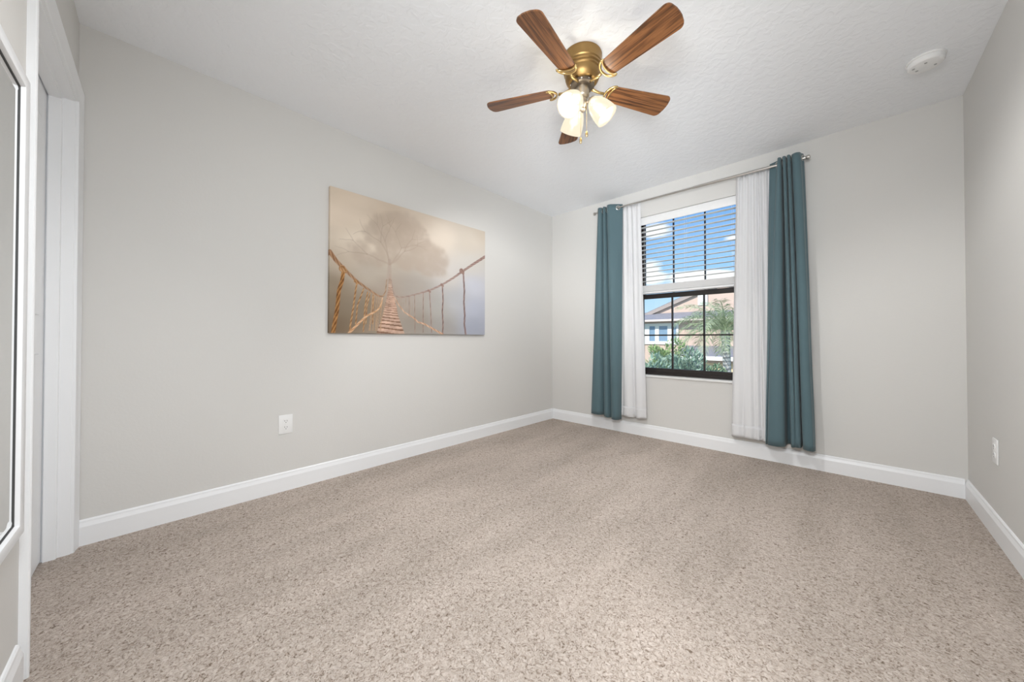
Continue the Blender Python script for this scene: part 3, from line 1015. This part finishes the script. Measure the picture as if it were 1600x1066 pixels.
def paint(S, T):
    ctl = [(0, 1, 209, 193, 174), (.5, 1, 208, 194, 178), (1, 1, 198, 186, 171), (.06, .82, 217, 201, 183), (.14, .63, 228, 215, 198), (.03, .5, 186, 172, 155), (.02, .3, 140, 126, 108), (.02, .03, 122, 106, 88),
           (.2, .45, 176, 166, 154), (.2, .2, 134, 122, 106), (.3, .3, 165, 152, 140), (.45, .35, 166, 158, 150), (.5, .12, 150, 141, 131), (.62, .2, 166, 163, 158), (.65, .05, 158, 154, 150),
           (.9, .08, 164, 168, 182), (.9, .25, 178, 182, 196), (.9, .45, 196, 198, 208), (.88, .65, 204, 200, 194), (.7, .5, 202, 197, 192), (.75, .3, 180, 181, 184), (.65, .85, 222, 210, 196), (.85, .85, 207, 197, 184), (.3, .95, 206, 190, 172)]
    num = np.zeros(S.shape + (3,))
    den = np.zeros(S.shape)
    for s, t, r_, g_, b_ in ctl:
        w = 1 / (((S - s) * 1.2) ** 2 + (T - t) ** 2 + 0.006) ** 1.7
        num += w[..., None] * np.array([r_, g_, b_], float)
        den += w
    C = num / den[..., None]
    C += ((fbm(S, T, 3, 5, 11) - .5) * 26)[..., None] * np.clip(1.2 - S, 0.35, 1)[..., None]
    fib = fbm(S, T, 60, 46, 91, 2)
    # misty tree: many small soft leaf clumps
    dens = np.zeros(S.shape)
    hN, wN = S.shape
    r_ = np.random.default_rng(23)
    for cs, ct, rs, rt, n in ((.33, .80, .13, .14, 260), (.45, .77, .12, .13, 260), (.53, .67, .10, .11, 190), (.62, .65, .07, .10, 130), (.40, .90, .10, .06, 90), (.24, .73, .08, .10, 100), (.20, .55, .11, .045, 90), (.29, .62, .06, .08, 60), (.42, .57, .10, .06, 130), (.57, .54, .10, .05, 110), (.14, .61, .06, .05, 40)):
        for _ in range(n):
            a_, q_ = r_.uniform(0, 6.283), math.sqrt(r_.uniform(0, 1))
            s_, t_ = cs + rs * q_ * math.cos(a_), ct + rt * q_ * math.sin(a_)
            rr_ = r_.uniform(.007, .022)
            x0, x1 = max(0, int((s_ - 2 * rr_) * (wN - 1))), min(wN, int((s_ + 2 * rr_) * (wN - 1)) + 2)
            y0, y1 = max(0, int((t_ - 2.6 * rr_) * (hN - 1))), min(hN, int((t_ + 2.6 * rr_) * (hN - 1)) + 2)
            if x1 <= x0 or y1 <= y0:
                continue
            d2 = ((S[y0:y1, x0:x1] - s_) ** 2 + ((T[y0:y1, x0:x1] - t_) / 1.35) ** 2) / rr_ ** 2
            dens[y0:y1, x0:x1] += .34 * np.exp(-d2)
    a = (1 - np.exp(-dens * .85)) * .66 * np.clip((T - .34) / .16, 0, 1) * np.clip((1.12 - T) / .25, .35, 1)
    C = C * (1 - a[..., None]) + np.array([171, 155, 140.]) * a[..., None]
    def line(pts, w0, w1, col, hi, alpha=1.0, twist=0.0, fade=None):
        nonlocal C
        d, al, tot, sg = seg_dist(S, T, pts)
        f = al / tot
        w = (w0 + (w1 - w0) * f) * 1.12
        m_ = np.clip((w - d) / 0.0025 + .5, 0, 1) * alpha
        if fade:
            m_ = m_ * (fade[0] + (fade[1] - fade[0]) * f)
        k = np.clip(0.42 + 0.30 * np.sin(al * twist + sg * d * 330) + 0.55 * (fib - .5), 0, 1) if twist else np.clip(d / np.maximum(w, 1e-4), 0, 1)
        c_ = np.array(col, float) * (1 - k[..., None]) + np.array(hi, float) * k[..., None]
        C = C * (1 - m_[..., None]) + c_ * m_[..., None]
    # trunk and crooked boughs in the mist
    r_ = np.random.default_rng(41)
    def bough(s_, t_, ang, ln, w, depth):
        pts = [(s_, t_)]
        for _ in range(4):
            ang += r_.uniform(-.28, .28)
            s_ += math.cos(ang) * ln / 4
            t_ += math.sin(ang) * ln / 4 * 1.35
            pts.append((s_, t_))
        line(pts, w, w * .6, (160, 144, 130), (168, 152, 138), .32)
        if depth:
            for da in (-.55, .45):
                bough(s_, t_, ang + da + r_.uniform(-.2, .2), ln * .72, w * .6, depth - 1)
    line([(.303, .40), (.305, .47), (.306, .56)], .020, .012, (164, 148, 136), (170, 154, 142), .55)
    for ang in (2.55, 2.0, 1.5, 1.0, .55):
        bough(.306, .53, ang, .13, .0075, 2)
    # plank deck
    left = np.interp(T, [0, .14, .20, .33, .45], [.232, .268, .277, .296, .301])
    right = np.interp(T, [0, .14, .20, .33, .45], [.400, .360, .352, .326, .316])
    ins = np.clip((S - left) / .004, 0, 1) * np.clip((right - S) / .004, 0, 1) * np.clip((.47 - T) / .16, 0, 1)
    dep = 1.0 / (0.52 - np.clip(T, 0, .5))
    st = np.abs(((dep * 7.0 + 0.25 * np.sin((S - .31) * 20)) % 1.0) - .5) * 2
    pl = np.where(st[..., None] > .34, np.array([190, 160, 142.]), np.array([128, 98, 80.]))
    pl = pl * (0.86 + 0.28 * fbm(S, T, 30, 60, 77, 2))[..., None]
    C = C * (1 - ins[..., None]) + pl * ins[..., None]
    # thin hanging strands near the middle
    r_ = np.random.default_rng(5)
    for k in range(15):
        s = .205 + .07 * k / 15 + r_.uniform(-.004, .004)
        line([(s + .006, np.interp(s, [.2, .26], [.31, .27])), (s - .004, .15), (s - .012 + r_.uniform(-.01, .01), .02)], .0022, .0022, (164, 128, 98), (186, 156, 128), .6)
    for k in range(12):
        s = .345 + .105 * k / 12 + r_.uniform(-.004, .004)
        line([(s, .295), (s + .003, np.interp(s, [.34, .46], [.25, .12]))], .0016, .0016, (150, 126, 110), (172, 150, 134), .5)
    G, Gh, Pk, Ph = (132, 92, 58), (206, 166, 122), (122, 96, 88), (172, 144, 132)
    for pts, w in (([(.166, .324), (.134, .199), (.126, .066)], .0040), ([(.186, .302), (.173, .191), (.165, .014)], .0042), ([(.199, .297), (.182, .192), (.178, .069)], .0032), ([(.217, .282), (.213, .07)], .0028), ([(.13, .361), (.114, .185), (.101, .065), (.096, .0)], .0052)):
        line(pts, w, w, G, Gh, .95, 150)
    for pts, w in (([(.558, .359), (.566, .225), (.575, .015)], .0036), ([(.516, .339), (.516, .014)], .0030), ([(.459, .318), (.463, .013)], .0026), ([(.424, .300), (.425, .132)], .0022)):
        line(pts, w, w, Pk, Ph, .8, 90)
    line([(.65, .422), (.656, .30), (.651, .2), (.656, .1), (.654, 0)], .0052, .0056, (104, 82, 78), Ph, 1, 110)
    line([(.812, .565), (.822, .402), (.818, .30), (.826, .172), (.822, .1), (.834, 0)], .0080, .0086, (112, 94, 92), (168, 146, 140), 1, 90)
    line([(.066, .450), (.058, .36), (.044, .294), (.036, .16), (.018, 0)], .0110, .0125, (104, 66, 36), (196, 148, 94), 1, 105)
    line([(.093, 0), (.126, .048), (.16, .098), (.186, .13), (.231, .164), (.254, .198), (.262, .235), (.267, .269)], .0082, .0035, (176, 132, 96), (226, 192, 158), 1, 120)
    line([(.655, 0), (.596, .037), (.526, .083), (.48, .098), (.46, .124), (.396, .171), (.36, .227), (.335, .283)], .0080, .0030, (168, 130, 104), (218, 186, 162), 1, 120)
    line([(0, .552), (.028, .5), (.064, .45), (.129, .373), (.185, .326), (.226, .294), (.253, .277), (.272, .284), (.284, .321), (.290, .41)], .0135, .0028, (124, 88, 62), (190, 152, 120), 1, 130, (1, .55))
    line([(1, .756), (.912, .676), (.806, .576), (.732, .502), (.65, .43), (.56, .367), (.481, .328), (.416, .299), (.37, .285), (.34, .291), (.325, .334), (.317, .41)], .0120, .0028, (126, 100, 94), (182, 156, 146), 1, 130, (1, .5))
    for s, t, w in ((.066, .447, .022), (.804, .578, .022), (.13, .372, .012), (.65, .43, .010), (.558, .366, .008)):      # knots
        line([(s - .006, t), (s + .006, t - .012)], w, w * .7, G if s < .4 else Pk, Gh if s < .4 else Ph, .9, 160)
    return np.clip(C, 0, 255) / 255.0

NX, NZ = 430, 300
iu, iv = np.meshgrid(np.linspace(0, 1, NX), np.linspace(0, 1, NZ))
rgb = paint(iu, iv)
lin = np.where(rgb <= 0.04045, rgb / 12.92, ((rgb + 0.055) / 1.055) ** 2.4)
pic = thing('canvas_picture', 'large canvas picture of a rope bridge in mist on the left wall', 'picture', (XL, (CY0 + CY1) / 2, (CZ0 + CZ1) / 2))
pic.rotation_euler = (math.radians(-0.15), 0, 0)
verts = np.stack([np.full(iu.size, CD), (iu.ravel() - .5) * CWm, (iv.ravel() - .5) * CHm], 1)
idx = np.arange(NX * NZ).reshape(NZ, NX)
quads = np.stack([idx[:-1, :-1], idx[:-1, 1:], idx[1:, 1:], idx[1:, :-1]], -1).reshape(-1, 4)
# wrapped edges: rim vertices repeated at the wall
rim = np.concatenate([idx[0, :], idx[1:, -1], idx[-1, -2::-1], idx[-2:0:-1, 0]])
back = verts[rim].copy()
back[:, 0] = 0.002
nb = len(verts)
k = np.arange(len(rim))
sidef = np.stack([rim, nb + k, nb + np.roll(k, -1), np.roll(rim, -1)], -1)
me = bpy.data.meshes.new('printed_canvas')
me.from_pydata(np.vstack([verts, back]).tolist(), [], np.vstack([quads, sidef]).tolist())
ca = me.color_attributes.new('print', 'FLOAT_COLOR', 'POINT')
cols = np.ones((nb + len(rim), 4), np.float32)
cols[:nb, :3] = lin.reshape(-1, 3)
cols[nb:, :3] = cols[rim, :3]
ca.data.foreach_set('color', cols.ravel())
m = M['canvas'] = mat('printed_canvas', (1, 1, 1), 0.8, spec=0.15)
at = N(m, 'Attribute')
at.attribute_name = 'print'
L(m, at.outputs['Color'], bsdf(m).inputs['Base Color'])
link('printed_canvas', me, M['canvas'], pic)
fr_w = 0.035
bm = bx(((0.0, -CWm / 2 + .004, -CHm / 2 + .004), (0.022, CWm / 2 - .004, -CHm / 2 + fr_w)), ((0.0, -CWm / 2 + .004, CHm / 2 - fr_w), (0.022, CWm / 2 - .004, CHm / 2 - .004)),
        ((0.0, -CWm / 2 + .004, -CHm / 2 + fr_w), (0.022, -CWm / 2 + fr_w, CHm / 2 - fr_w)), ((0.0, CWm / 2 - fr_w, -CHm / 2 + fr_w), (0.022, CWm / 2 - .004, CHm / 2 - fr_w)))
obj('stretcher_frame', bm, M['garage'], pic)

# ------------------------------------------------------------------ outdoors (seen through the window, one storey below)
GZ = -3.05
obj('ground', bx(((-60, YW + 1.0, GZ - 0.3), (40, 80, GZ))), M['grass'], kind='structure')
obj('driveway', bx(((-8.0, 17.0, GZ), (-3.6, 21.6, GZ + 0.02))), M['concrete'], kind='structure')

hs = thing('neighbour_house', 'peach two storey house with grey roofs across the street', 'house', (-6.0, 24.0, GZ))
def hp(name, args, material, parent=hs, bev=0.0):
    return obj(name, bx(*[((a[0] + 6, a[1] - 24, a[2] - GZ), (c[0] + 6, c[1] - 24, c[2] - GZ)) for a, c in args], bev=bev), material, parent)
hp('main_wall', [((-26.0, 24.0, GZ), (3.0, 32.0, 2.25))], M['stucco'])
# skirt roof along the front
bm = bmesh.new()
prism(bm, [(23.35 - 24, 2.13 - GZ), (23.35 - 24, 2.21 - GZ), (24.9 - 24, 2.80 - GZ), (24.9 - 24, 2.25 - GZ)], (-26.6 + 6, 0, 0), (3.2 + 6, 0, 0), (0, 1, 0), (0, 0, 1))
obj('front_roof', bm, M['shingle'], hs)
hp('fascia', [((-26.65, 23.30, 2.07), (3.2, 23.36, 2.20))], M['pink_trim'])
# gable above it
gx0, gxa, gx1, gz0, gza = -10.4, -5.6, -0.8, 2.45, 4.35
bm = bmesh.new()
prism(bm, [(gx0 + 6, gz0 - GZ), (gxa + 6, gza - GZ), (gx1 + 6, gz0 - GZ)], (0, 24.6 - 24, 0), (0, 31 - 24, 0), (1, 0, 0), (0, 0, 1))
obj('gable_wall', bm, M['stucco'], hs)
bm = bmesh.new()
sl_ = (gza - gz0) / (gxa - gx0)
for (xa, xb) in ((gx0 - .9, gxa), (gx1 + .9, gxa)):
    za = gz0 - .9 * sl_
    prism(bm, [(xa + 6, za - GZ), (xb + 6, gza - GZ), (xb + 6, gza + .30 - GZ), (xa + 6, za + .26 - GZ)], (0, 24.46 - 24, 0), (0, 31.5 - 24, 0), (1, 0, 0), (0, 0, 1))
obj('gable_roof', bm, M['shingle'], hs)
bm = bmesh.new()
for (xa, xb) in ((gx0 - .9, gxa), (gx1 + .9, gxa)):
    za = gz0 - .9 * sl_
    prism(bm, [(xa + 6, za - .02 - GZ), (xb + 6, gza - .02 - GZ), (xb + 6, gza + .22 - GZ), (xa + 6, za + .20 - GZ)], (0, 24.42 - 24, 0), (0, 24.46 - 24, 0), (1, 0, 0), (0, 0, 1))
obj('rake_board', bm, M['fascia'], hs)
vt = hp('gable_vent', [((-6.95, 24.5, 3.08), (-6.40, 24.62, 4.0))], M['white_trim'])
bm = bx(*[((-6.88 + 6, 0.48, 3.14 + .1 * q - GZ), (-6.47 + 6, 0.51, 3.19 + .1 * q - GZ)) for q in range(8)])
obj('louvre', bm, M['white_trim'], vt)
wf = hp('window_frame', [((-10.25, 23.90, 1.78), (-7.95, 24.02, 1.96)), ((-10.25, 23.90, .56), (-7.95, 24.02, .76))] + [((x, 23.91, .7), (x + w_, 24.02, 1.9)) for x, w_ in ((-10.25, .40), (-9.46, .26), (-8.64, .30), (-8.08, .13))], M['white_trim'])
for (a, c) in ((-9.85, -9.46), (-9.20, -8.64), (-8.34, -8.08)):
    p = hp('window_pane', [((a, 23.96, .76), (c, 24.01, 1.78))], M['house_glass'], wf)
# garage wing in front
hp('garage_wall', [((-7.15, 22.0, GZ), (3.0, 24.0, -0.10))], M['stucco'])
bm = bmesh.new()
prism(bm, [(21.4 - 24, -0.12 - GZ), (21.4 - 24, -0.04 - GZ), (24.0 - 24, 0.50 - GZ), (24.0 - 24, 0.0 - GZ)], (-7.5 + 6, 0, 0), (3.3 + 6, 0, 0), (0, 1, 0), (0, 0, 1))
obj('garage_roof', bm, M['shingle'], hs)
hp('garage_fascia', [((-7.55, 21.34, -0.24), (3.3, 21.41, -0.03))], M['white_trim'])
hp('pilaster', [((-6.45, 21.85, GZ), (-6.05, 22.02, -0.2))], M['white_trim'])
hp('pilaster', [((-3.75, 21.85, GZ), (-3.35, 22.02, -0.2))], M['white_trim'])
gd = hp('garage_door', [((-6.0, 21.93, GZ), (-3.8, 22.03, -0.42))], M['garage'])
hp('door_panel', [((-5.9 + q * .53, 21.91, GZ + .12 + r_ * .62), (-5.9 + q * .53 + .45, 21.94, GZ + .62 + r_ * .62)) for q in range(4) for r_ in range(4)], M['garage'], gd)
hp('entry_door', [((-7.0, 21.96, GZ), (-6.55, 22.02, -0.75))], M['fascia'])

# palm
def frond(bm, L_, droop, az, lift, nleaf=34, wleaf=0.42):
    """leaf blade: a rib arching out and down with leaflets both sides"""
    pts = []
    p = Vector((0, 0, 0))
    el = lift
    n = 14
    for k in range(n + 1):
        pts.append(p.copy())
        d = Vector((math.cos(az) * math.cos(el), math.sin(az) * math.cos(el), math.sin(el)))
        p = p + d * (L_ / n)
        el -= droop / n
    tube(bm, pts, [0.022 * (1 - k / (n + 1)) + 0.004 for k in range(n + 1)], 5)
    side = Vector((-math.sin(az), math.cos(az), 0))
    for k in range(nleaf):
        f = 0.10 + 0.9 * k / (nleaf - 1)
        i = min(int(f * n), n - 1)
        q = pts[i].lerp(pts[i + 1], f * n - i)
        t = (pts[i + 1] - pts[i]).normalized()
        up = side.cross(t).normalized()
        if up.z < 0:
            up = -up
        ll = wleaf * (math.sin(PI * min(1, f * 0.86 + 0.10)) ** 0.6) + 0.05
        for s in (-1, 1):
            d = (side * s * random.uniform(.5, .9) + t * random.uniform(.55, .9) + up * random.uniform(-.25, .55)).normalized()
            w = t * 0.013
            mid = q + d * ll * .5
            tip = q + d * ll * random.uniform(.85, 1.15) + Vector((0, 0, -0.30 * ll))
            a = [bm.verts.new(q - w * .5), bm.verts.new(q + w * .5), bm.verts.new(mid + w), bm.verts.new(mid - w), bm.verts.new(tip)]
            bm.faces.new((a[0], a[1], a[2], a[3]))
            bm.faces.new((a[3], a[2], a[4]))

palm = thing('palm_tree', 'tall feathery palm tree with a grey trunk in front of the house', 'palm tree', (-3.26, 15.0, GZ))
th_ = 1.25 - GZ
bm = bmesh.new()
tube(bm, [(0.08, 0, 0), (0.05, 0, th_ * .3), (0.0, 0, th_ * .6), (-0.03, 0, th_ * .85), (-0.06, 0, th_)], [0.20, 0.15, 0.135, 0.13, 0.16], 16)
obj('trunk', bm, M['bark'], palm, 60)
for k in range(30):
    az = k * 2.39996
    t = k / 29
    bm = bmesh.new()
    frond(bm, random.uniform(1.65, 2.05), 1.45 + 0.45 * t, az, 1.40 - 1.30 * t, 44, 0.44)
    o = obj('frond', bm, M['frond'], palm)
    o.location = (-0.06 + 0.06 * math.cos(az), 0.06 * math.sin(az), th_ + 0.03)

def shrub(name, label, cat, loc, rx_, ry_, rz_, zc, material, n, leaf, stem_h):
    t = thing(name, label, cat, loc)
    bm = bmesh.new()
    for k in range(n):
        while True:
            p = Vector((random.uniform(-1, 1), random.uniform(-1, 1), random.uniform(-1, 1)))
            if 0.15 < p.length < 1:
                break
        p = p * (0.75 + 0.25 * math.sin(p.x * 5 + p.z * 7))
        c = Vector((p.x * rx_, p.y * ry_, zc + p.z * rz_))
        d = (Vector((p.x, p.y, p.z + .3)) + Vector((random.uniform(-.8, .8), random.uniform(-.8, .8), random.uniform(-.8, .8)))).normalized()
        s = d.orthogonal().normalized()
        s.rotate(Matrix.Rotation(random.uniform(0, 6.28), 3, d))
        ln, w = leaf * random.uniform(.7, 1.3), leaf * .16
        a = [bm.verts.new(c), bm.verts.new(c + d * ln * .45 + s * w), bm.verts.new(c + d * ln), bm.verts.new(c + d * ln * .45 - s * w)]
        bm.faces.new(a)
    obj('foliage', bm, material, t)
    bm = bmesh.new()
    tube(bm, [(0, 0, 0), (0.03, 0, stem_h * .5), (0, 0.02, stem_h)], [0.07, 0.055, 0.03], 8)
    for q in range(5):
        a = q * 1.26
        tube(bm, [(0, 0, stem_h * .6), (rx_ * .5 * math.cos(a), ry_ * .5 * math.sin(a), zc + rz_ * .1)], [0.03, 0.012], 6)
    obj('stem', bm, M['bark'], t)
    return t
shrub('leafy_tree', 'light green leafy tree top at the lower left of the window view', 'tree', (-4.42, 12.3, GZ), 0.86, 0.7, 1.00, 3.02, M['leaf_a'], 5200, 0.13, 2.6)
shrub('leafy_shrub', 'bluish green shrub in the middle of the lower window view', 'shrub', (-3.30, 10.5, GZ), 0.60, 0.55, 0.90, 2.86, M['leaf_b'], 5200, 0.13, 2.2)
shrub('leafy_shrub', 'deep green low shrub in front of the garage outside', 'shrub', (-3.40, 13.4, GZ), 0.50, 0.5, 0.50, 2.62, M['leaf_c'], 2600, 0.14, 2.0)
shrub('leafy_shrub', 'pale green shrub lowest at the left edge of the window view', 'shrub', (-3.50, 8.6, GZ), 0.50, 0.5, 0.80, 2.85, M['leaf_b'], 4200, 0.12, 2.0)
